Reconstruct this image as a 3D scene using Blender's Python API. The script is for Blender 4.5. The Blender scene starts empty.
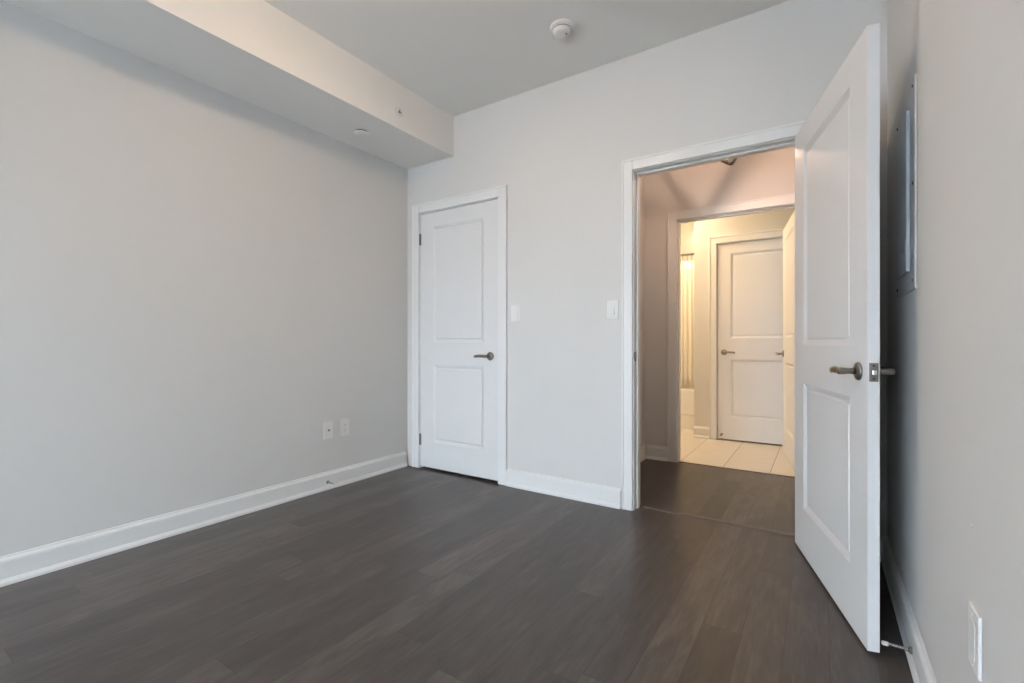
import bpy, bmesh, math, random
from mathutils import Vector, Matrix

# ------------------------------------------------------------------ camera, sky, exposure
S = bpy.context.scene
C = S.collection
cam_d = bpy.data.cameras.new('camera')
cam = bpy.data.objects.new('camera', cam_d)
C.objects.link(cam)
cam.location = (0, 0, 1.0)
cam.rotation_euler = (math.radians(90), 0, math.radians(33.4))
cam_d.sensor_width = 36
cam_d.lens = 470 / 1024 * 36
cam_d.shift_y = 1.5 / 1024
cam_d.clip_start = 0.02
S.camera = cam

world = bpy.data.worlds.new('sky')
S.world = world
world.use_nodes = True
wn = world.node_tree.nodes
bg = wn['Background']
SKY = (0.76, 0.885, 1.0, 1)      # overcast daylight
bg.inputs[1].default_value = 37.5
# darker below the horizon (streets and roofs), brighter sky above
tcw = wn.new('ShaderNodeTexCoord'); sxw = wn.new('ShaderNodeSeparateXYZ'); mrw = wn.new('ShaderNodeMapRange'); mxw = wn.new('ShaderNodeMix'); mxw.data_type = 'RGBA'
mrw.inputs[1].default_value = -0.12; mrw.inputs[2].default_value = 0.10
mxw.inputs[6].default_value = (0.40, 0.455, 0.51, 1); mxw.inputs[7].default_value = SKY
wl_ = world.node_tree.links
wl_.new(tcw.outputs['Generated'], sxw.inputs[0]); wl_.new(sxw.outputs[2], mrw.inputs[0]); wl_.new(mrw.outputs[0], mxw.inputs[0]); wl_.new(mxw.outputs[2], bg.inputs[0])

S.view_settings.view_transform = 'Standard'
S.view_settings.look = 'None'
S.view_settings.gamma = 1
S.view_settings.use_curve_mapping = False
S.view_settings.exposure = 0.0

# ------------------------------------------------------------------ dimensions (metres)
XL, XR, YB, YF = -2.83, 0.25, 2.74, -3.0
ZC = 2.72
WT = 0.12
HXL, HXR, HY = -1.292, 0.95, 4.05            # hallway
BY, BYI = 5.24, 4.17                         # bathroom far wall, near face
WX0, WX1, WZ0, WZ1 = -2.10, -0.70, 0.30, 2.05   # bedroom window (behind the camera)

win_l = bpy.data.lights.new('window_daylight', 'AREA')
win_l.shape = 'RECTANGLE'; win_l.size = WX1 - WX0; win_l.size_y = WZ1 - WZ0
win_l.cycles.is_portal = True
wl = bpy.data.objects.new('window_daylight', win_l); C.objects.link(wl)
wl.location = ((WX0 + WX1) / 2, YF - 0.13, (WZ0 + WZ1) / 2)
wl.rotation_euler = (math.radians(90), 0, math.radians(180)) 

ROOM_LAMP = (-1.29, 1.15)
ROOM_LAMP_E = 70.0
ROOM_LAMP_COL = (1.0, 0.72, 0.49)
HALL_E = 2000.0
BATH_E = 225.0
WARM = (1.0, 0.65, 0.46)
BATHC = (1.0, 0.71, 0.41)

# ------------------------------------------------------------------ materials
def mat(name, col, rough=0.5, metal=0.0, noise=0.0, nscale=30.0, bump=0.0, bscale=200.0, spec=0.5, stretch=(1, 1, 1), rvar=0.0):
    m = bpy.data.materials.new(name); m.use_nodes = True
    nt = m.node_tree; b = nt.nodes['Principled BSDF']
    b.inputs['Base Color'].default_value = (*col, 1)
    b.inputs['Roughness'].default_value = rough
    b.inputs['Metallic'].default_value = metal
    b.inputs['Specular IOR Level'].default_value = spec
    tc = nt.nodes.new('ShaderNodeTexCoord')
    mp = nt.nodes.new('ShaderNodeMapping'); mp.inputs['Scale'].default_value = stretch
    nt.links.new(tc.outputs['Object'], mp.inputs[0])
    if noise or rvar:
        n = nt.nodes.new('ShaderNodeTexNoise'); n.inputs['Scale'].default_value = nscale; n.inputs['Detail'].default_value = 4
        nt.links.new(mp.outputs[0], n.inputs['Vector'])
    if noise:
        mx = nt.nodes.new('ShaderNodeMix'); mx.data_type = 'RGBA'
        mx.inputs[6].default_value = (*[c * (1 - noise) for c in col], 1)
        mx.inputs[7].default_value = (*[min(1, c * (1 + noise)) for c in col], 1)
        nt.links.new(n.outputs[0], mx.inputs[0]); nt.links.new(mx.outputs[2], b.inputs['Base Color'])
    if rvar:
        mr = nt.nodes.new('ShaderNodeMapRange')
        mr.inputs[3].default_value = rough - rvar; mr.inputs[4].default_value = rough + rvar
        nt.links.new(n.outputs[0], mr.inputs[0]); nt.links.new(mr.outputs[0], b.inputs['Roughness'])
    if bump:
        n2 = nt.nodes.new('ShaderNodeTexNoise'); n2.inputs['Scale'].default_value = bscale; n2.inputs['Detail'].default_value = 3
        nt.links.new(mp.outputs[0], n2.inputs['Vector'])
        bp = nt.nodes.new('ShaderNodeBump'); bp.inputs['Strength'].default_value = bump; bp.inputs['Distance'].default_value = 0.001
        nt.links.new(n2.outputs[0], bp.inputs['Height']); nt.links.new(bp.outputs[0], b.inputs['Normal'])
    return m

def emit(name, col, e):
    m = bpy.data.materials.new(name); m.use_nodes = True
    b = m.node_tree.nodes['Principled BSDF']
    b.inputs['Base Color'].default_value = (0.9, 0.9, 0.88, 1)
    b.inputs['Emission Color'].default_value = (*col, 1)
    b.inputs['Emission Strength'].default_value = e
    return m

M_WALL = mat('wall_paint', (0.70, 0.695, 0.685), 0.75, noise=0.015, nscale=2.5, bump=0.15, bscale=350, spec=0.25)
M_CEIL = mat('ceiling_paint', (0.85, 0.85, 0.83), 0.9, bump=0.3, bscale=260, spec=0.15)
M_TRIM = mat('trim_paint', (0.80, 0.81, 0.81), 0.38, noise=0.01, nscale=4, spec=0.4)
M_DOOR = mat('door_paint', (0.76, 0.765, 0.77), 0.58, noise=0.01, nscale=6, bump=0.08, bscale=120, spec=0.3)
M_NICK = mat('brushed_nickel', (0.27, 0.255, 0.24), 0.28, 1.0, noise=0.12, nscale=60, stretch=(1, 1, 12))
M_BRITE = mat('polished_steel', (0.75, 0.75, 0.76), 0.15, 1.0, noise=0.05, nscale=80)
M_PLAST = mat('white_plastic', (0.80, 0.80, 0.79), 0.35, noise=0.01, nscale=20)
M_SLOT = mat('dark_slot', (0.03, 0.03, 0.032), 0.6, noise=0.1)
M_GREYP = mat('grey_grille', (0.28, 0.28, 0.28), 0.6, noise=0.1)
M_PANEL = mat('panel_enamel', (0.50, 0.51, 0.52), 0.35, noise=0.02, nscale=8, bump=0.05, bscale=300)
M_PANEL2 = mat('panel_door_enamel', (0.46, 0.50, 0.54), 0.3, noise=0.02, nscale=8)
M_SCREW = mat('screw_metal', (0.10, 0.09, 0.085), 0.4, 0.8, noise=0.1)
M_BLACK = mat('black_iron', (0.012, 0.011, 0.010), 0.45, 0.3, noise=0.2)
M_TUB = mat('tub_enamel', (0.85, 0.84, 0.82), 0.12, noise=0.01, nscale=4)
M_CURT = mat('curtain_fabric', (0.82, 0.79, 0.72), 0.85, noise=0.05, nscale=90, bump=0.4, bscale=500)
M_RUB = mat('white_rubber', (0.75, 0.75, 0.72), 0.6, noise=0.03)
M_SURR = mat('shower_surround', (0.80, 0.78, 0.74), 0.2, noise=0.01, nscale=5)
M_STRIP = mat('transition_strip_laminate', (0.115, 0.095, 0.084), 0.35, noise=0.2, nscale=12, stretch=(1, 14, 1))
M_BULB = emit('bulb_glow', WARM, HALL_E)
M_DOME = emit('lamp_dome_glow', ROOM_LAMP_COL, ROOM_LAMP_E)
M_BDOME = emit('bath_dome_glow', BATHC, BATH_E)

def floor_mat():
    m = bpy.data.materials.new('dark_laminate_planks'); m.use_nodes = True
    nt = m.node_tree; N = nt.nodes; L = nt.links; b = N['Principled BSDF']
    tc = N.new('ShaderNodeTexCoord'); sp = N.new('ShaderNodeSeparateXYZ'); L.new(tc.outputs['Object'], sp.inputs[0])
    def mth(op, a, bb=None, cc=None):
        n = N.new('ShaderNodeMath'); n.operation = op
        for i, v in enumerate((a, bb, cc)):
            if v is None: continue
            if isinstance(v, (int, float)): n.inputs[i].default_value = v
            else: L.new(v, n.inputs[i])
        return n.outputs[0]
    W, LN = 0.125, 1.22
    u = mth('DIVIDE', mth('ADD', sp.outputs[0], 1.23 + 5 * W * 8), W)
    row = mth('FLOOR', u); fu = mth('FRACT', u)
    wn1 = N.new('ShaderNodeTexWhiteNoise'); wn1.noise_dimensions = '1D'; L.new(row, wn1.inputs['W'])
    v = mth('ADD', mth('DIVIDE', sp.outputs[1], LN), mth('MULTIPLY', wn1.outputs[0], 7.3))
    col = mth('FLOOR', v); fv = mth('FRACT', v)
    cb = N.new('ShaderNodeCombineXYZ'); L.new(row, cb.inputs[0]); L.new(col, cb.inputs[1])
    wn2 = N.new('ShaderNodeTexWhiteNoise'); wn2.noise_dimensions = '2D'; L.new(cb.outputs[0], wn2.inputs['Vector'])
    # grain, shifted per plank
    g = N.new('ShaderNodeCombineXYZ')
    L.new(mth('ADD', mth('MULTIPLY', sp.outputs[0], 1.0), mth('MULTIPLY', wn2.outputs[0], 31.0)), g.inputs[0])
    L.new(mth('MULTIPLY', sp.outputs[1], 0.085), g.inputs[1])
    L.new(mth('MULTIPLY', wn2.outputs[0], 9.0), g.inputs[2])
    n1 = N.new('ShaderNodeTexNoise'); n1.inputs['Scale'].default_value = 38; n1.inputs['Detail'].default_value = 8; n1.inputs['Roughness'].default_value = 0.68; n1.inputs['Distortion'].default_value = 0.9
    L.new(g.outputs[0], n1.inputs['Vector'])
    g2 = N.new('ShaderNodeCombineXYZ')
    L.new(mth('ADD', sp.outputs[0], mth('MULTIPLY', wn2.outputs[0], 17.0)), g2.inputs[0])
    L.new(mth('MULTIPLY', sp.outputs[1], 0.28), g2.inputs[1])
    n2 = N.new('ShaderNodeTexNoise'); n2.inputs['Scale'].default_value = 9; n2.inputs['Detail'].default_value = 3; n2.inputs['Distortion'].default_value = 1.6
    L.new(g2.outputs[0], n2.inputs['Vector'])
    g3 = N.new('ShaderNodeCombineXYZ'); L.new(sp.outputs[0], g3.inputs[0]); L.new(mth('MULTIPLY', sp.outputs[1], 0.05), g3.inputs[1])
    n3 = N.new('ShaderNodeTexNoise'); n3.inputs['Scale'].default_value = 260; n3.inputs['Detail'].default_value = 2
    L.new(g3.outputs[0], n3.inputs['Vector'])
    # cathedral grain arches, shifted per plank
    g4 = N.new('ShaderNodeCombineXYZ')
    L.new(mth('ADD', mth('SUBTRACT', fu, 0.5), mth('MULTIPLY', wn2.outputs[0], 0.5)), g4.inputs[0])
    L.new(mth('ADD', mth('MULTIPLY', sp.outputs[1], 0.9), mth('MULTIPLY', wn2.outputs[0], 23.0)), g4.inputs[1])
    wv = N.new('ShaderNodeTexNoise'); wv.inputs['Scale'].default_value = 1.3; wv.inputs['Detail'].default_value = 2; wv.inputs['Distortion'].default_value = 0.6
    L.new(g4.outputs[0], wv.inputs['Vector'])
    rings = mth('ADD', mth('MULTIPLY', mth('SINE', mth('MULTIPLY', wv.outputs[0], 80.0)), 0.5), 0.5)
    t = mth('ADD', mth('MULTIPLY', n1.outputs[0], 0.42), mth('ADD', mth('MULTIPLY', n2.outputs[0], 0.34), mth('MULTIPLY', n3.outputs[0], 0.10)))
    t = mth('ADD', t, mth('MULTIPLY', rings, 0.030))
    t = mth('ADD', t, mth('MULTIPLY', mth('SUBTRACT', wn2.outputs[0], 0.5), 0.16))
    cr = N.new('ShaderNodeValToRGB'); L.new(t, cr.inputs[0])
    e = cr.color_ramp.elements
    e[0].position = 0.28; e[0].color = (0.038, 0.033, 0.031, 1)
    e[1].position = 0.72; e[1].color = (0.150, 0.131, 0.121, 1)
    k = e.new(0.47); k.color = (0.068, 0.058, 0.054, 1)
    # seams
    su = mth('MINIMUM', fu, mth('SUBTRACT', 1.0, fu)); sv = mth('MINIMUM', fv, mth('SUBTRACT', 1.0, fv))
    seam = mth('MAXIMUM', mth('LESS_THAN', su, 0.009), mth('LESS_THAN', sv, 0.0011))
    mx = N.new('ShaderNodeMix'); mx.data_type = 'RGBA'; L.new(mth('MULTIPLY', seam, 0.6), mx.inputs[0]); L.new(cr.outputs[0], mx.inputs[6])
    mx.inputs[7].default_value = (0.02, 0.017, 0.015, 1)
    L.new(mx.outputs[2], b.inputs['Base Color'])
    mr = N.new('ShaderNodeMapRange'); mr.inputs[3].default_value = 0.26; mr.inputs[4].default_value = 0.36; L.new(n1.outputs[0], mr.inputs[0]); L.new(mr.outputs[0], b.inputs['Roughness'])
    bp = N.new('ShaderNodeBump'); bp.inputs['Strength'].default_value = 0.15; bp.inputs['Distance'].default_value = 0.001
    L.new(mth('SUBTRACT', n1.outputs[0], mth('MULTIPLY', seam, 1.2)), bp.inputs['Height']); L.new(bp.outputs[0], b.inputs['Normal'])
    b.inputs['Specular IOR Level'].default_value = 0.45
    return m
M_FLOOR = floor_mat()

def tile_mat():
    m = bpy.data.materials.new('cream_floor_tile'); m.use_nodes = True
    nt = m.node_tree; N = nt.nodes; L = nt.links; b = N['Principled BSDF']
    tc = N.new('ShaderNodeTexCoord')
    mp = N.new('ShaderNodeMapping'); mp.inputs['Location'].default_value = (0.996 + 0.331 * 20, -4.0 + 1.35 * 6, 0)
    L.new(tc.outputs['Object'], mp.inputs[0])
    br = N.new('ShaderNodeTexBrick'); br.offset = 0.0
    br.inputs['Scale'].default_value = 1; br.inputs['Brick Width'].default_value = 0.331; br.inputs['Row Height'].default_value = 1.35
    br.inputs['Mortar Size'].default_value = 0.0025; br.inputs['Mortar Smooth'].default_value = 0.1
    br.inputs['Color1'].default_value = (0.76, 0.72, 0.66, 1); br.inputs['Color2'].default_value = (0.72, 0.69, 0.63, 1)
    br.inputs['Mortar'].default_value = (0.36, 0.30, 0.25, 1)
    L.new(mp.outputs[0], br.inputs['Vector'])
    n = N.new('ShaderNodeTexNoise'); n.inputs['Scale'].default_value = 5; n.inputs['Detail'].default_value = 5
    L.new(tc.outputs['Object'], n.inputs['Vector'])
    mx = N.new('ShaderNodeMix'); mx.data_type = 'RGBA'; mx.blend_type = 'MULTIPLY'; mx.inputs[0].default_value = 0.12
    L.new(br.outputs[0], mx.inputs[6]); L.new(n.outputs[1], mx.inputs[7]); L.new(mx.outputs[2], b.inputs['Base Color'])
    b.inputs['Roughness'].default_value = 0.18
    return m
M_TILE = tile_mat()

def glass_mat():
    m = bpy.data.materials.new('window_glass'); m.use_nodes = True
    nt = m.node_tree; N = nt.nodes; L = nt.links
    N.remove(N['Principled BSDF'])
    t = N.new('ShaderNodeBsdfTransparent'); g = N.new('ShaderNodeBsdfGlossy'); g.inputs['Roughness'].default_value = 0.02
    f = N.new('ShaderNodeFresnel'); mx = N.new('ShaderNodeMixShader')
    L.new(f.outputs[0], mx.inputs[0]); L.new(t.outputs[0], mx.inputs[1]); L.new(g.outputs[0], mx.inputs[2])
    L.new(mx.outputs[0], N['Material Output'].inputs[0])
    return m
M_GLASS = glass_mat()

# ------------------------------------------------------------------ mesh helpers
def add_box(bm, x0, x1, y0, y1, z0, z1, bev=0.0, M=None):
    r = bmesh.ops.create_cube(bm, size=1)
    vs = r['verts']
    for v in vs:
        v.co = Vector(((x0 + x1) / 2 + v.co.x * (x1 - x0), (y0 + y1) / 2 + v.co.y * (y1 - y0), (z0 + z1) / 2 + v.co.z * (z1 - z0)))
    if bev:
        es = set(e for v in vs for e in v.link_edges)
        rb = bmesh.ops.bevel(bm, geom=list(es), offset=bev, segments=2, affect='EDGES', profile=0.5)
        vs = list(set(list(rb['verts']) + [v for v in vs if v.is_valid]))
    if M: bmesh.ops.transform(bm, matrix=M, verts=vs)
    return vs

def add_lathe(bm, prof, n=32, M=None):
    """prof: list of (radius, height) along +Z."""
    rings = []
    allv = []
    for r, z in prof:
        if r < 1e-6:
            v = bm.verts.new((0, 0, z)); rings.append([v]); allv.append(v)
        else:
            ring = [bm.verts.new((r * math.cos(2 * math.pi * i / n), r * math.sin(2 * math.pi * i / n), z)) for i in range(n)]
            rings.append(ring); allv += ring
    for a, b in zip(rings[:-1], rings[1:]):
        for i in range(n):
            j = (i + 1) % n
            if len(a) == 1 and len(b) == 1: continue
            if len(a) == 1: f = bm.faces.new((a[0], b[j], b[i]))
            elif len(b) == 1: f = bm.faces.new((a[i], a[j], b[0]))
            else: f = bm.faces.new((a[i], a[j], b[j], b[i]))
            f.smooth = True
    if M: bmesh.ops.transform(bm, matrix=M, verts=allv)
    return allv

def add_sweep(bm, pts, radii, n=12, M=None, flat=(1.0, 1.0)):
    """tube along pts; radii per point; flat = scale of (side, up) axes."""
    pts = [Vector(p) for p in pts]
    rings = []; allv = []
    for i, p in enumerate(pts):
        t = (pts[min(i + 1, len(pts) - 1)] - pts[max(i - 1, 0)]).normalized()
        up = Vector((0, 0, 1)) if abs(t.z) < 0.95 else Vector((1, 0, 0))
        s = t.cross(up).normalized(); u = s.cross(t).normalized()
        r = radii[i] if isinstance(radii, (list, tuple)) else radii
        ring = [bm.verts.new(p + s * (r * flat[0] * math.cos(2 * math.pi * k / n)) + u * (r * flat[1] * math.sin(2 * math.pi * k / n))) for k in range(n)]
        rings.append(ring); allv += ring
    for a, b in zip(rings[:-1], rings[1:]):
        for k in range(n):
            j = (k + 1) % n
            f = bm.faces.new((a[k], a[j], b[j], b[k])); f.smooth = True
    bm.faces.new(rings[0]); bm.faces.new(rings[-1])
    if M: bmesh.ops.transform(bm, matrix=M, verts=allv)
    return allv

def add_extrude(bm, prof, p0, p1, out):
    """profile (d, z) with d along 'out' (horizontal), swept from p0 to p1."""
    p0 = Vector(p0); p1 = Vector(p1); out = Vector(out)
    A = [bm.verts.new(p0 + out * d + Vector((0, 0, z))) for d, z in prof]
    B = [bm.verts.new(p1 + out * d + Vector((0, 0, z))) for d, z in prof]
    n = len(prof)
    for i in range(n):
        j = (i + 1) % n
        bm.faces.new((A[i], A[j], B[j], B[i]))
    bm.faces.new(A); bm.faces.new(list(reversed(B)))

def obj(name, bm, m, parent=None, loc=None, rot=None):
    bmesh.ops.recalc_face_normals(bm, faces=bm.faces[:])
    me = bpy.data.meshes.new(name); bm.to_mesh(me); bm.free()
    me.materials.append(m)
    o = bpy.data.objects.new(name, me); C.objects.link(o)
    if parent: o.parent = parent
    if loc: o.location = loc
    if rot: o.rotation_euler = rot
    return o

def tag(o, label, cat=None, group=None, kind=None):
    o['label'] = label
    if cat: o['category'] = cat
    if group: o['group'] = group
    if kind: o['kind'] = kind
    return o

def thing(name, label, cat=None, loc=(0, 0, 0), rot=(0, 0, 0), group=None, kind=None):
    o = bpy.data.objects.new(name, None); C.objects.link(o)
    o.empty_display_size = 0.1
    o.location = loc; o.rotation_euler = rot
    return tag(o, label, cat, group, kind)

def struct(name, boxes, m, label, cat, bev=0):
    bm = bmesh.new()
    for b in boxes: add_box(bm, *b, bev=bev)
    o = obj(name, bm, m)
    return tag(o, label, cat, kind='structure')

# ------------------------------------------------------------------ shell of the bedroom
OX0, OX1 = XL - WT, 1.07       # outer extents
struct('floor', [(OX0, OX1, YF - WT, 4.062, -0.10, 0.0)], M_FLOOR, 'dark grey-brown laminate plank floor of the bedroom and hallway', 'floor')
struct('floor_bathroom', [(OX0, OX1, 4.066, 6.62, -0.10, 0.0)], M_TILE, 'cream tile floor seen through the hallway in the bathroom', 'floor')
struct('ceiling', [(OX0, OX1, YF - WT, 6.62, ZC, ZC + 0.1)], M_CEIL, 'flat pale grey painted ceiling', 'ceiling')
struct('wall_left', [(XL - WT, XL, YF - WT, 6.62, 0, ZC)], M_WALL, 'long light grey wall on the left with two small wall plates', 'wall')
struct('wall_right', [(XR, XR + WT, YF - WT, YB, 0, ZC)], M_WALL, 'light grey wall on the right behind the open door', 'wall')
OPZ = 2.055
struct('wall_back', [
    (XL, -2.705, YB, YB + WT, 0, ZC), (-2.705, -1.905, YB, YB + WT, OPZ, ZC), (-1.905, -0.955, YB, YB + WT, 0, ZC),
    (-0.955, -0.065, YB, YB + WT, OPZ, ZC), (-0.065, OX1, YB, YB + WT, 0, ZC)], M_WALL,
    'light grey wall with the closet door and the hallway doorway', 'wall')
struct('wall_front', [
    (XL, WX0, YF - WT, YF, 0, ZC), (WX1, XR, YF - WT, YF, 0, ZC), (WX0, WX1, YF - WT, YF, 0, WZ0), (WX0, WX1, YF - WT, YF, WZ1, ZC)], M_WALL,
    'wall with the window that lets daylight into the bedroom', 'wall')
struct('soffit', [(XL, -2.34, YF, YB, 2.42, ZC)], M_CEIL, 'boxed soffit running along the top of the left wall', 'soffit')

# window behind the camera
w = thing('window_1', 'large bedroom window with white frame facing the hallway wall', 'window', ((WX0 + WX1) / 2, YF - 0.06, WZ0), kind='structure')
bm = bmesh.new(); hw = (WX1 - WX0) / 2; hh = WZ1 - WZ0
for a in ((-hw, hw, -.03, .03, 0, .05), (-hw, hw, -.03, .03, hh - .05, hh), (-hw, -hw + .05, -.03, .03, .05, hh - .05), (hw - .05, hw, -.03, .03, .05, hh - .05), (-.025, .025, -.03, .03, .05, hh - .05)):
    add_box(bm, *a)
obj('window_frame', bm, M_TRIM, w)
for sx in (-1, 1):
    bm = bmesh.new(); add_box(bm, *sorted((sx * .026, sx * (hw - .051))), -.004, .004, .051, hh - .051); obj('window_pane', bm, M_GLASS, w)

# ------------------------------------------------------------------ hallway, closet void, bathroom shells
struct('wall_closet', [(XL, HXL - WT, 3.5, 3.6, 0, ZC), (HXL - WT, HXL, YB + WT, 5.24 - 1.19, 0, ZC)], M_WALL,
       'grey hallway wall left of the bathroom doorway, also closing the closet', 'wall')
struct('wall_hall_far', [(HXL - WT, -1.03, HY, BYI, 0, ZC), (-1.03, -0.135, HY, BYI, OPZ, ZC), (-0.135, OX1, HY, BYI, 0, ZC)], M_WALL,
       'hallway wall around the bathroom doorway', 'wall')
struct('wall_hall_right', [(HXR, HXR + WT, YB + WT, HY, 0, ZC), (HXR, HXR + WT, BYI, 6.5, 0, ZC)], M_WALL, 'end wall of hallway and bathroom on the right', 'wall')
struct('wall_bathroom_far', [(-1.135, -0.925, BY, BY + WT, 0, ZC), (-0.925, -0.125, BY, BY + WT, OPZ, ZC), (-0.125, HXR, BY, BY + WT, 0, ZC),
                             (-1.135, -1.015, BY + WT, 6.5, 0, ZC), (-0.925, -0.125, BY + WT, BY + WT + 0.03, 0, OPZ)], M_WALL,
       'cream lit bathroom wall around the closed linen closet door', 'wall')
struct('wall_bathroom_back', [(XL, HXR + WT, 6.5, 6.62, 0, ZC)], M_SURR, 'wall behind the bathtub', 'wall')
struct('wall_bathroom_near', [(XL, HXL - WT, HY, BYI, 0, ZC)], M_WALL, 'bathroom wall beside the hallway', 'wall')

# ------------------------------------------------------------------ baseboards
BP = [(0, 0), (0.024, 0), (0.024, 0.012), (0.017, 0.024), (0.015, 0.026), (0.015, 0.096), (0.013, 0.103), (0.007, 0.110), (0.006, 0.117), (0, 0.119)]
def baseboard(name, segs, label):
    bm = bmesh.new()
    for p0, p1, out in segs: add_extrude(bm, BP, p0, p1, out)
    return tag(obj(name, bm, M_TRIM), label, 'baseboard', kind='structure')
e = 0.0005
baseboard('baseboard_left', [((XL + e, YF, e), (XL + e, YB - 0.026, e), (1, 0, 0))], 'white baseboard along the foot of the left wall')
baseboard('baseboard_right', [((XR - e, YF, e), (XR - e, YB - 0.026, e), (-1, 0, 0))], 'white baseboard along the right wall behind the open door')
baseboard('baseboard_back', [((-1.848, YB - e, e), (-1.014, YB - e, e), (0, -1, 0)), ((0.01, YB - e, e), (XR - .001, YB - e, e), (0, -1, 0))], 'white baseboard between the closet and the doorway')
baseboard('baseboard_hall', [((HXL + e, YB + WT + .01, e), (HXL + e, HY - .001, e), (1, 0, 0)), ((HXL + .026, HY - e, e), (-1.092, HY - e, e), (0, -1, 0))], 'hallway baseboard left of the bathroom doorway')
baseboard('baseboard_bathroom', [((-1.134, BY - e, e), (-0.982, BY - e, e), (0, -1, 0))], 'short baseboard left of the linen closet door')

# ------------------------------------------------------------------ door casings (casing profile boxes with a stepped edge, jambs, stop)
def casing(name, x0, x1, ztop, yw, depth, label, w=0.070, side=-1, stop=True, both=False, stop_off=0.045):
    """x0,x1: casing inner edges; side -1: casing face towards -Y at y=yw"""
    bm = bmesh.new()
    def face(yw, s):
        def yy(d): return tuple(sorted((yw + s * 0.0005, yw + s * d)))
        for (a, b) in ((x0 - w, x0), (x1, x1 + w)):
            add_box(bm, a, b, *yy(0.015), 0.0005, ztop + w, bev=0.003)
        add_box(bm, x0 + .0005, x1 - .0005, *yy(0.015), ztop, ztop + w, bev=0.003)
        # thin back-band bead on the outside edge
        add_box(bm, x0 - w - .002, x0 - w + .010, *yy(0.019), 0.001, ztop + w + .002, bev=0.002)
        add_box(bm, x1 + w - .010, x1 + w + .002, *yy(0.019), 0.001, ztop + w + .002, bev=0.002)
        add_box(bm, x0 - w + .010, x1 + w - .010, *yy(0.019), ztop + w - .010, ztop + w + .002, bev=0.002)
    face(yw, side)
    if both: face(yw - side * depth, -side)
    # jambs
    j = 0.014; r = 0.005
    y0, y1 = sorted((yw - side * 0.001, yw - side * (depth - 0.001)))
    add_box(bm, x0 + r - j, x0 + r, y0, y1, 0.0005, ztop + r + .001)
    add_box(bm, x1 - r, x1 - r + j, y0, y1, 0.0005, ztop + r + .001)
    add_box(bm, x0 + r, x1 - r, y0, y1, ztop - r, ztop - r + j)
    if stop:
        sy = yw - side * stop_off
        s0, s1 = sorted((sy, sy - side * 0.035))
        add_box(bm, x0 + r, x0 + r + .011, s0, s1, 0.0005, ztop - r, bev=.002)
        add_box(bm, x1 - r - .011, x1 - r, s0, s1, 0.0005, ztop - r, bev=.002)
        add_box(bm, x0 + r + .011, x1 - r - .011, s0, s1, ztop - r - .011, ztop - r, bev=.002)
    return tag(obj(name, bm, M_TRIM), label, 'door casing', kind='structure')

casing('trim_1', -2.693, -1.917, 2.036, YB, WT, 'white casing around the closed closet door')
casing('trim_2', -0.941, -0.079, 2.030, YB, WT, 'white casing around the open hallway doorway', both=True, stop_off=0.042, w=0.063)
casing('trim_3', -1.018, -0.150, 2.030, HY, WT, 'casing around the bathroom doorway beyond the hallway', both=True, stop_off=0.03)
casing('trim_4', -0.912, -0.140, 2.030, BY, WT, 'casing around the linen closet door in the bathroom')

# ------------------------------------------------------------------ doors
def door_leaf_bm(Wd, H, T=0.035, stile=0.145, panels=((0.225, 0.82), (1.035, 1.905)), frac=None, sr=None):
    """leaf from x=0..Wd, y=0..T, z=0..H with two moulded panels on each face"""
    bm = bmesh.new()
    sl = stile; srr = sr if sr is not None else stile
    xs = [0, sl, Wd - srr, Wd]
    zs = [0]
    for a, b in panels: zs += [a, b]
    zs.append(H)
    for y, dy in ((0, 1), (T, -1)):
        grid = [[bm.verts.new((x, y, z)) for x in xs] for z in zs]
        for i in range(len(zs) - 1):
            for j in range(3):
                if j == 1 and i % 2 == 1:
                    x0, x1, z0, z1 = xs[1], xs[2], zs[i], zs[i + 1]
                    prev = [grid[i][1], grid[i][2], grid[i + 1][2], grid[i + 1][1]]
                    for ins, d in ((0.0015, 0.0010), (0.022, 0.0115), (0.024, 0.0120), (0.026, 0.0115), (0.032, 0.0065), (0.034, 0.006)):
                        ring = [bm.verts.new(c) for c in ((x0 + ins, y + dy * d, z0 + ins), (x1 - ins, y + dy * d, z0 + ins), (x1 - ins, y + dy * d, z1 - ins), (x0 + ins, y + dy * d, z1 - ins))]
                        for k in range(4):
                            l = (k + 1) % 4
                            bm.faces.new((prev[k], prev[l], ring[l], ring[k]))
                        prev = ring
                    bm.faces.new(prev)
                else:
                    bm.faces.new((grid[i][j], grid[i][j + 1], grid[i + 1][j + 1], grid[i + 1][j]))
        if y == 0: G0 = grid
        else: G1 = grid
    nz = len(zs)
    for i in range(nz - 1):
        bm.faces.new((G0[i][0], G0[i + 1][0], G1[i + 1][0], G1[i][0]))
        bm.faces.new((G0[i][3], G0[i + 1][3], G1[i + 1][3], G1[i][3]))
    for j in range(3):
        bm.faces.new((G0[0][j], G0[0][j + 1], G1[0][j + 1], G1[0][j]))
        bm.faces.new((G0[-1][j], G0[-1][j + 1], G1[-1][j + 1], G1[-1][j]))
    return bm

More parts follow.
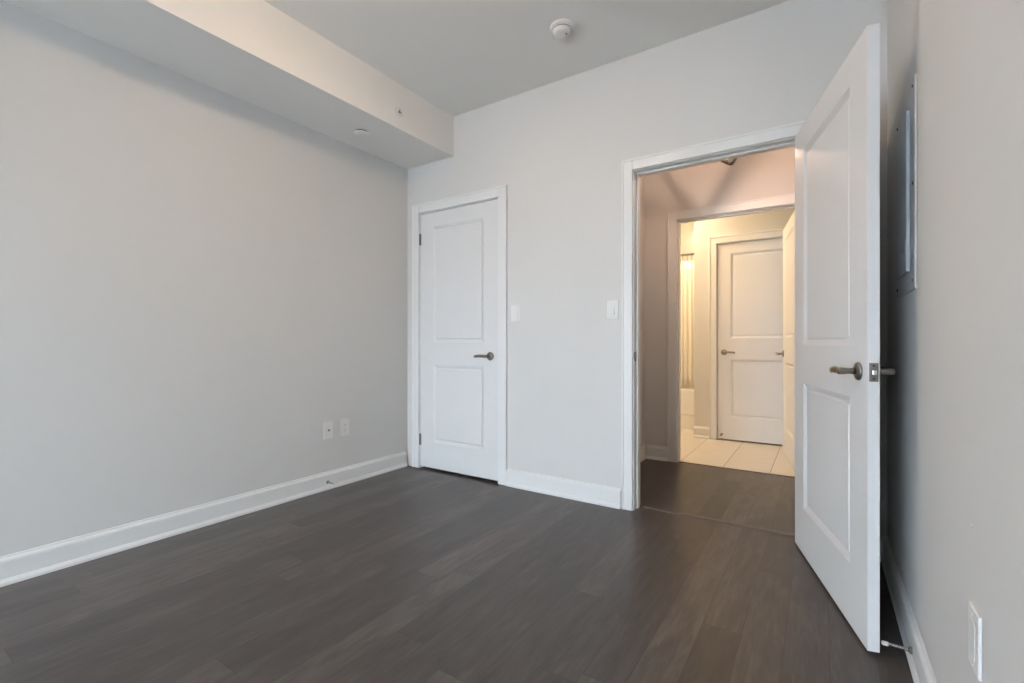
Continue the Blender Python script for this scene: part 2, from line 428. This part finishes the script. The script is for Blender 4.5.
def handle_parts(parent, x, z, y, ny, dirx):
    """lever handle on a leaf face at local (x,y,z); ny = outward sign along local y; dirx = lever direction"""
    h = thing('door_handle', 'brushed nickel lever handle'); del h['label']; h['label'] = 'brushed nickel lever handle'
    h.parent = parent; h.location = (x, y, z)
    R = Matrix.Rotation(math.radians(-90 * ny), 4, 'X')      # +Z -> +-Y
    if (R @ Vector((0, 0, 1))).y * ny < 0: R = Matrix.Rotation(math.radians(90 * ny), 4, 'X')
    bm = bmesh.new()
    add_lathe(bm, [(0, 0.0006), (0.030, 0.0006), (0.031, 0.003), (0.029, 0.008), (0.024, 0.011), (0.014, 0.012), (0, 0.012)], 36, R)
    obj('rose', bm, M_NICK, h)
    bm = bmesh.new()
    add_lathe(bm, [(0, 0.0122), (0.0115, 0.0122), (0.0105, 0.022), (0.0100, 0.032), (0.0110, 0.042), (0.0118, 0.047), (0.0118, 0.060), (0.010, 0.063), (0, 0.064)], 24, R)
    n = 14; pts = []; rad = []
    for i in range(n + 1):
        t = i / n
        px = dirx * (0.004 + 0.106 * t)
        py = ny * (0.053 + 0.004 * math.sin(t * math.pi) - 0.006 * t * t)
        pz = 0.003 * math.sin(t * math.pi * 0.9) - 0.004 * t * t
        pts.append((px, py, pz)); rad.append(0.0112 - 0.0012 * t if t < 0.97 else 0.008)
    add_sweep(bm, pts, rad, 14, None, flat=(0.80, 1.05))
    obj('lever', bm, M_NICK, h)
    return h

def hinge_bm(y, z, x, hgt=0.088):
    bm = bmesh.new()
    M = Matrix.Translation((x, y, z - hgt / 2))
    add_lathe(bm, [(0, 0), (0.0058, 0), (0.0058, hgt), (0.0035, hgt + .004), (0, hgt + .005)], 14, M)
    add_box(bm, x - 0.012, x + 0.012, y + 0.0045, y + 0.0065, z - hgt / 2, z + hgt / 2)
    return bm

# closet door (closed); local x=0 at hinge (left), room face y=0
d1 = thing('door_1', 'closed white two-panel closet door in the back wall', 'door', (-2.684, YB + 0.001, 0.017), kind='structure')
LW = 0.760
obj('door_leaf', door_leaf_bm(LW, 2.009, stile=0.136, sr=0.130, panels=((0.202, 0.810), (0.986, 1.896))), M_DOOR, d1)
handle_parts(d1, 0.690, 0.888, 0, -1, -1)
for z in (0.213, 1.81): obj('hinge', hinge_bm(-0.006, z, -0.004), M_NICK, d1)

# open bedroom door: visible hall-side face runs from the hinge to the free edge
H0 = Vector((-0.112, 2.724, 0.0)); F0 = Vector((0.1222, 1.888, 0.0))
dv = (F0 - H0); L2 = dv.length
ang = math.atan2(dv.y, dv.x)
d2 = thing('door_2', 'open white two-panel door swung back towards the right wall', 'door', (H0.x, H0.y, 0.012), (0, 0, ang), kind='structure')
# local +x runs along the leaf, local +y points right (room side face at y=T)
obj('door_leaf', door_leaf_bm(L2, 2.008, T=0.033, stile=0.150, panels=((0.215, 0.800), (0.978, 1.890)), sr=0.150), M_DOOR, d2)
handle_parts(d2, L2 - 0.066, 0.894, 0, -1, -1)
handle_parts(d2, L2 - 0.066, 0.894, 0.033, 1, -1)
bm = bmesh.new(); add_box(bm, L2 + .0003, L2 + 0.0022, 0.004, 0.029, 0.864, 0.924, bev=0.0006)
lp = obj('latch_plate', bm, M_NICK, d2)
bm = bmesh.new(); add_box(bm, L2 + .0023, L2 + 0.011, 0.010, 0.022, 0.886, 0.902, bev=0.002); obj('latch_bolt', bm, M_BRITE, lp)
for z in (0.873, 0.915):
    bm = bmesh.new(); add_lathe(bm, [(0, 0.0023), (.0035, .0023), (.003, .0032), (0, .0034)], 12, Matrix.Translation((L2, 0.0165, z)) @ Matrix.Rotation(math.radians(90), 4, 'Y'))
    obj('screw', bm, M_SCREW, lp)
for z in (0.22, 1.0, 1.80): 
    bm = bmesh.new(); add_lathe(bm, [(0, -.044), (0.0058, -.044), (0.0058, .044), (0, .047)], 14, Matrix.Translation((-0.006, 0.039, z)))
    obj('hinge', bm, M_NICK, d2)

# bathroom door, open into the bathroom
H3 = Vector((-0.165, 4.150, 0)); F3 = Vector((-0.297, 4.935, 0)); dv3 = F3 - H3
# place local so that local y=0 face looks to -X : mirror through a rotation
ang3 = math.atan2(dv3.y, dv3.x)
d3 = thing('door_3', 'white bathroom door standing open beyond the hallway', 'door', (H3.x, H3.y, 0.012), (0, 0, ang3), kind='structure')
# here local +y points to -X side, so the leaf body sits at y in [-T, 0]
lf = obj('door_leaf', door_leaf_bm(dv3.length, 2.010, stile=0.146), M_DOOR, d3); lf.location = (0, -0.035, 0)
handle_parts(d3, dv3.length - 0.060, 0.892, 0, 1, -1)

# linen closet door
d4 = thing('door_4', 'closed white two-panel door at the far end of the bathroom', 'door', (-0.903, BY + 0.004, 0.014), kind='structure')
obj('door_leaf', door_leaf_bm(0.754, 2.006, stile=0.122), M_DOOR, d4)
handle_parts(d4, 0.062, 0.892, 0, -1, 1)
bm = bmesh.new(); add_lathe(bm, [(0, .0006), (.012, .0006), (.012, .004), (.005, .006), (.005, .045), (.009, .046), (.009, .056), (0, .058)], 16, Matrix.Translation((0.04, 0, 0.045)) @ Matrix.Rotation(math.radians(90), 4, 'X'))
obj('bumper', bm, M_NICK, d4)
for z in (0.213, 1.81): obj('hinge', hinge_bm(-0.006, z, 0.758), M_NICK, d4)

# strike plate on the left jamb of the doorway
bm = bmesh.new()
add_box(bm, -0.9358, -0.9342, YB + 0.006, YB + 0.038, 0.890, 0.948, bev=0.0005)
add_box(bm, -0.9358, -0.9340, YB - 0.004, YB + 0.006, 0.900, 0.938, bev=0.0005)
tag(obj('strike_plate', bm, M_NICK), 'small nickel strike plate on the left jamb of the hallway doorway', 'strike plate')

# floor transition strips
def strip(name, x0, x1, y, w, label, m):
    bm = bmesh.new()
    add_extrude(bm, [(-w / 2, 0.0005), (w / 2, 0.0005), (w / 2, 0.002), (w * .3, 0.006), (-w * .3, 0.006), (-w / 2, 0.002)], (x0, y, 0), (x1, y, 0), (0, 1, 0))
    return tag(obj(name, bm, m), label, 'threshold')
strip('transition_strip', -0.921, -0.099, YB + 0.100, 0.038, 'dark transition strip across the floor of the hallway doorway', M_STRIP)
strip('transition_strip', -1.000, -0.168, 4.070, 0.024, 'thin dark threshold where the hallway floor meets the cream tiles', M_STRIP)

# ------------------------------------------------------------------ wall plates
def plate(name, label, cat, loc, rotz, kind_, group=None):
    """plate in local XZ, facing local -Y"""
    t = thing(name, label, cat, loc, (0, 0, rotz), group)
    bm = bmesh.new(); add_box(bm, -.0365, .0365, -.0065, -.0004, -.059, .059, bev=.0022); obj('plate', bm, M_PLAST, t)
    if kind_ == 'rocker':
        bm = bmesh.new(); add_box(bm, -.0165, .0165, -.0085, -.0066, -.033, .033, bev=.0008); b = obj('rocker_frame', bm, M_PLAST, t)
        bm = bmesh.new(); add_extrude(bm, [(0, -.030), (.0095, -.030), (.003, 0), (.001, .030), (0, .030)], (-.014, -.0086, 0), (.014, -.0086, 0), (0, -1, 0)); obj('rocker', bm, M_PLAST, t)
    if kind_ == 'dimmer':
        bm = bmesh.new(); add_box(bm, -.0225, .0225, -.012, -.0066, -.034, .034, bev=.002); obj('paddle', bm, M_PLAST, t)
        bm = bmesh.new(); add_box(bm, -.032, .032, -.014, -.0067, .036, .056, bev=.002); obj('sensor_cover', bm, M_PLAST, t)
    if kind_ == 'coax':
        bm = bmesh.new(); add_lathe(bm, [(.0075, .0066), (.0075, .010), (.0048, .010), (.0048, .017), (.0020, .017), (.0020, .012), (0, .012)], 20, Matrix.Rotation(math.radians(90), 4, 'X')); obj('jack', bm, M_GREYP, t)
    if kind_ == 'blank':
        bm = bmesh.new(); add_box(bm, -.0175, .0175, -.0082, -.0066, -.034, .034, bev=.0006); obj('insert', bm, M_PLAST, t)
    if kind_ == 'outlet':
        bm = bmesh.new(); add_box(bm, -.0165, .0165, -.0095, -.0066, -.033, .033, bev=.001); r = obj('receptacle', bm, M_PLAST, t)
        bm = bmesh.new()
        for z in (-.018, .018):
            add_box(bm, -.0075, -.0055, -.0100, -.0094, z - .002, z + .007); add_box(bm, .0052, .0072, -.0100, -.0094, z - .001, z + .007)
            add_lathe(bm, [(0, .0094), (.0024, .0094), (.0024, .0100), (0, .0100)], 10, Matrix.Translation((0, 0, z - .008)) @ Matrix.Rotation(math.radians(90), 4, 'X'))
        obj('slots', bm, M_GREYP, r)
    for z in ((-.048, .048) if kind_ != 'dimmer' else (-.048,)):
        bm = bmesh.new()
        add_lathe(bm, [(0, .0065), (.0028, .0065), (.0022, .0074), (0, .0076)], 12, Matrix.Translation((0, 0, z)) @ Matrix.Rotation(math.radians(90), 4, 'X'))
        obj('screw', bm, M_PLAST, t)
    return t
PI = math.pi
plate('light_switch', 'white rocker light switch beside the hallway doorway casing', 'light switch', (-1.068, YB, 1.203), 0, 'rocker')
plate('light_switch', 'white wall dimmer switch beside the closet door casing', 'light switch', (-1.775, YB, 1.205), 0, 'dimmer')
plate('cable_plate', 'white cable wall plate with centre jack, the one further from the closet', 'cable plate', (XL, 1.998, 0.402), PI / 2, 'coax')
plate('wall_outlet', 'white wall outlet low on left wall, nearest the closet', 'outlet', (XL, 2.131, 0.402), PI / 2, 'outlet')
plate('wall_plate', 'white wall plate low on the right wall, near the camera', 'wall plate', (XR, 1.248, 0.428), -PI / 2, 'blank')

# small wall anchor mark above the right outlet
bm = bmesh.new(); add_lathe(bm, [(0, 0.0003), (.005, .0003), (.004, .0012), (0, .0012)], 14, Matrix.Rotation(math.radians(-90), 4, 'Y'))
tag(obj('wall_anchor', bm, M_PLAST, loc=(XR, 1.288, 0.635)), 'tiny round filled hole above the outlet on the right wall', 'anchor')

# ------------------------------------------------------------------ electrical panel on the right wall
ep = thing('electrical_panel', 'grey metal electrical panel on the right wall behind the open door', 'electrical panel', (XR, 2.135, 1.172), (0, 0, -PI / 2))
# local x along -Y(world) , local -y out of wall
pw, ph = 0.41, 0.675
bm = bmesh.new(); add_box(bm, -pw / 2, pw / 2, -.007, -.0005, 0, ph, bev=.002); obj('cover_plate', bm, M_PANEL, ep)
bm = bmesh.new(); add_box(bm, -.135, .115, -.017, -.0072, .065, ph - .075, bev=.003); dd = obj('panel_door', bm, M_PANEL2, ep)
bm = bmesh.new(); add_box(bm, .088, .108, -.0215, -.0172, .13, .17, bev=.002); obj('latch', bm, M_BRITE, dd)
for sx in (-pw / 2 + .022, pw / 2 - .022):
    for z in (.028, ph / 2, ph - .028):
        bm = bmesh.new(); add_lathe(bm, [(0, 0), (.0055, 0), (.0048, .003), (0, .004)], 14, Matrix.Rotation(math.radians(90), 4, 'X'))
        obj('screw', bm, M_SCREW, ep, loc=(sx, -.0072, z))

# ------------------------------------------------------------------ door stops
def spring_stop(label, loc, rotz, tilt=0.0):
    t = thing('door_stop', label, 'door stop', loc, (0, tilt, rotz))     # points along local +X
    RY = Matrix.Rotation(PI / 2, 4, 'Y')
    bm = bmesh.new(); add_lathe(bm, [(0, .0003), (.011, .0003), (.011, .004), (.006, .010), (0, .010)], 20, RY); obj('base', bm, M_NICK, t)
    bm = bmesh.new(); pts = []
    turns = 14
    for i in range(turns * 12 + 1):
        a = i / 12 * 2 * PI; pts.append((.009 + .050 * i / (turns * 12), .0042 * math.cos(a), .0042 * math.sin(a)))
    add_sweep(bm, pts, .0013, 6); obj('spring', bm, M_BRITE, t)
    bm = bmesh.new(); add_lathe(bm, [(0, .058), (.0062, .058), (.0068, .062), (.0068, .071), (.005, .075), (0, .076)], 18, RY); obj('tip', bm, M_RUB, t)
spring_stop('spring door stop with white tip on the right baseboard beside the open door', (XR - .0158, 1.905, .043), PI)
spring_stop('spring door stop on the left baseboard below the wall outlets', (XL + .0158, 1.985, .052), 0)

# ------------------------------------------------------------------ ceiling and soffit fittings
sm = thing('smoke_detector', 'round white smoke detector on the ceiling above the back wall', 'smoke detector', (-1.179, 2.284, ZC))
FL = Matrix.Rotation(PI, 4, 'X')
bm = bmesh.new(); add_lathe(bm, [(0, .0004), (.066, .0004), (.067, .006), (.065, .012), (.060, .014), (0, .014)], 48, FL); obj('base', bm, M_PLAST, sm)
bm = bmesh.new(); add_lathe(bm, [(.046, .0142), (.046, .020), (0, .020)], 48, FL); obj('vent_ring', bm, M_GREYP, sm)
bm = bmesh.new(); add_lathe(bm, [(.046, .0202), (.049, .022), (.048, .031), (.043, .038), (.032, .042), (0, .043)], 48, FL); cv = obj('cover', bm, M_PLAST, sm)
bm = bmesh.new(); add_lathe(bm, [(0, 0), (.006, 0), (.005, .002), (0, .0022)], 16, Matrix.Translation((.022, .006, -.0425)) @ FL); obj('test_button', bm, M_GREYP, sm)

sp = thing('sprinkler_cap', 'round white concealed sprinkler cap on the underside of the soffit', 'sprinkler', (-2.583, 2.080, 2.42))
bm = bmesh.new(); add_lathe(bm, [(.040, .0004), (.040, .009), (0, .009)], 36, FL); obj('gap_ring', bm, M_SLOT, sp)
bm = bmesh.new(); add_lathe(bm, [(0, .0092), (.047, .0092), (.048, .012), (.046, .014), (0, .0155)], 40, FL); obj('cover', bm, M_PLAST, sp)

ss = thing('sidewall_sprinkler', 'small sidewall sprinkler head on the vertical face of the soffit', 'sprinkler', (-2.34, 2.19, 2.531))
RX = Matrix.Rotation(PI / 2, 4, 'Y')
bm = bmesh.new(); add_lathe(bm, [(.012, .0004), (.034, .0004), (.034, .003), (.030, .007), (.014, .008), (.012, .0004)], 36, RX); obj('escutcheon', bm, M_PLAST, ss)
bm = bmesh.new(); add_lathe(bm, [(0, .0005), (.0085, .0005), (.0085, .010), (.006, .012), (0, .012)], 20, RX)
add_sweep(bm, [(.010, -.008, 0), (.016, -.009, 0), (.022, -.002, 0)], .0018, 8); add_sweep(bm, [(.010, .008, 0), (.016, .009, 0), (.022, .002, 0)], .0018, 8)
obj('frame', bm, M_NICK, ss)
bm = bmesh.new(); add_box(bm, .0222, .0236, -.010, .010, -.006, .010, bev=.0005); add_box(bm, .012, .0221, -.002, .002, -.002, .002); obj('deflector', bm, M_PLAST, ss)

# ------------------------------------------------------------------ lamps
# bedroom flush ceiling lamp (behind the camera)
rl = thing('ceiling_lamp', 'round flush ceiling lamp in the middle of the bedroom', 'ceiling lamp', (*ROOM_LAMP, ZC))
bm = bmesh.new(); add_lathe(bm, [(0, .0004), (.060, .0004), (.062, .008), (.056, .014), (.012, .016), (.012, .0445), (0, .0445)], 40, FL); obj('base', bm, M_PLAST, rl)
bm = bmesh.new(); add_lathe(bm, [(0, .045), (.110, .045), (.125, .052), (.130, .066), (.122, .084), (.098, .098), (.06, .106), (0, .109)], 40, FL); obj('glass_dome', bm, M_DOME, rl)

# hallway lamp: black iron arms rising from a low hub
FX, FY, FZ = -0.505, 3.44, 2.197
hl = thing('hall_chandelier', 'small black iron ceiling lamp with upswept arms in the hallway', 'ceiling lamp', (FX, FY, FZ))
bm = bmesh.new()
add_lathe(bm, [(0, -.004), (.006, 0), (.010, .006), (.008, .012), (0, .015)], 20)
obj('hub', bm, M_BLACK, hl)
bm = bmesh.new()
add_lathe(bm, [(0, .195), (.012, .197), (.012, .215), (.005, .22), (.005, ZC - FZ - .02), (.05, ZC - FZ - .018), (.055, ZC - FZ - .001), (0, ZC - FZ - .001)], 20)
obj('stem', bm, M_BLACK, hl)
bm = bmesh.new(); RR, RZ = 0.156, 0.132
ring_pts = [(RR * math.cos(2 * PI * i / 40), RR * math.sin(2 * PI * i / 40), RZ) for i in range(41)]
add_sweep(bm, ring_pts, .005, 8); obj('rim', bm, M_BLACK, hl)
for deg in (84, 151, 235, 310):
    a = math.radians(deg)
    bm = bmesh.new(); pts = []
    for i in range(13):
        t = i / 12
        r = 0.006 + 0.150 * t; z = 0.004 + 0.070 * t + 0.055 * t * t
        pts.append((r * math.cos(a), r * math.sin(a), z))
    add_sweep(bm, pts, [.0085 - .003 * i / 12 for i in range(13)], 8)
    arm = obj('arm', bm, M_BLACK, hl)
    bm = bmesh.new()
    add_sweep(bm, [(RR * math.cos(a), RR * math.sin(a), RZ), (RR * .6 * math.cos(a), RR * .6 * math.sin(a), RZ + .055), (.008 * math.cos(a), .008 * math.sin(a), .205)], .004, 8)
    obj('upper_strut', bm, M_BLACK, arm)
# small capsule bulb on a bracket off the stem, towards the bedroom
BX, BY_, BZ = 0.058, -0.117, 0.030
bm = bmesh.new(); add_sweep(bm, [(0, 0, .2), (BX * .5, BY_ * .5, .19), (BX, BY_, .15), (BX, BY_, BZ + .030)], .005, 8)
add_lathe(bm, [(0, 0), (.011, .001), (.011, .03), (0, .031)], 14, Matrix.Translation((BX, BY_, BZ + .024)))
sk = obj('socket', bm, M_BLACK, hl)
bm = bmesh.new(); add_lathe(bm, [(0, -.012), (.006, -.009), (.009, -.002), (.009, .016), (.006, .023), (0, .0235)], 16, Matrix.Translation((BX, BY_, BZ)))
obj('bulb', bm, M_BULB, sk)

# bathroom ceiling lamp (out of sight)
bl = thing('bath_ceiling_lamp', 'round flush lamp on the bathroom ceiling', 'ceiling lamp', (-1.60, 4.95, ZC))
bm = bmesh.new(); add_lathe(bm, [(0, .0004), (.13, .0004), (.13, .02), (0, .02)], 32, FL); obj('base', bm, M_PLAST, bl)
bm = bmesh.new(); add_lathe(bm, [(.125, .0205), (.12, .05), (.08, .08), (0, .09)], 32, FL); obj('glass_dome', bm, M_BDOME, bl)

# ------------------------------------------------------------------ bathtub, rod, curtain
TX0, TX1, TY0, TY1 = -2.66, -1.137, 5.66, 6.44
bm = bmesh.new()
def rring(x0, x1, y0, y1, z, r, n=6):
    vs = []
    for cx, cy, a0 in ((x1 - r, y1 - r, 0), (x0 + r, y1 - r, 90), (x0 + r, y0 + r, 180), (x1 - r, y0 + r, 270)):
        for i in range(n + 1):
            a = math.radians(a0 + 90 * i / n); vs.append(bm.verts.new((cx + r * math.cos(a), cy + r * math.sin(a), z)))
    return vs
rs = [rring(TX0, TX1, TY0 + .012, TY1, .001, .01), rring(TX0, TX1, TY0 + .012, TY1, .16, .01), rring(TX0, TX1, TY0 + .004, TY1, .17, .01), rring(TX0, TX1, TY0 + .004, TY1, .40, .01), rring(TX0, TX1, TY0, TY1, .42, .012), rring(TX0, TX1, TY0, TY1, .455, .015), rring(TX0 + .01, TX1 - .01, TY0 + .01, TY1 - .01, .465, .02),
      rring(TX0 + .07, TX1 - .07, TY0 + .07, TY1 - .07, .463, .09), rring(TX0 + .09, TX1 - .09, TY0 + .09, TY1 - .09, .44, .10), rring(TX0 + .16, TX1 - .14, TY0 + .14, TY1 - .14, .10, .12), rring(TX0 + .22, TX1 - .2, TY0 + .19, TY1 - .19, .06, .12)]
for a, b in zip(rs[:-1], rs[1:]):
    n = len(a)
    for i in range(n): bm.faces.new((a[i], a[(i + 1) % n], b[(i + 1) % n], b[i]))
bm.faces.new(rs[0]); bm.faces.new(rs[-1])
tag(obj('bathtub', bm, M_TUB), 'white bathtub in the alcove beyond the bathroom doorway', 'bathtub')
bm = bmesh.new(); add_sweep(bm, [(XL + .001, 5.70, 2.03), (-1.136, 5.70, 2.03)], .0125, 14)
tag(obj('curtain_rod', bm, M_NICK), 'straight metal shower curtain rod above the bathtub', 'curtain rod')
# the rings hang round the rod, the panel hangs below it
cu = thing('shower_curtain', 'cream pleated shower curtain hanging from the rod over the bathtub', 'shower curtain', (0, 5.70, 0))
bm = bmesh.new(); rows = []
x0, x1 = -1.62, -1.15
for k in range(14):
    z = 1.955 - (1.955 - .478) * k / 13; amp = .009 + .009 * min(1, k / 4)
    rows.append([bm.verts.new((x0 + (x1 - x0) * i / 150, (0 if True else 0) + amp * math.sin(i / 150 * 2 * PI * 9 + .2 * math.sin(k * .5)), z)) for i in range(151)])
for a, b in zip(rows[:-1], rows[1:]):
    for i in range(150):
        f = bm.faces.new((a[i], a[i + 1], b[i + 1], b[i])); f.smooth = True
c_ = obj('curtain_panel', bm, M_CURT, cu)
sol = c_.modifiers.new('thick', 'SOLIDIFY'); sol.thickness = 0.0015
for k in range(10):
    x = x0 + .01 + (x1 - x0 - .02) * k / 9
    bm = bmesh.new(); add_sweep(bm, [(x, .022 * math.cos(a), 2.005 + .040 * math.sin(a)) for a in [2 * PI * i / 16 for i in range(17)]], .0022, 6); obj('ring', bm, M_NICK, cu)
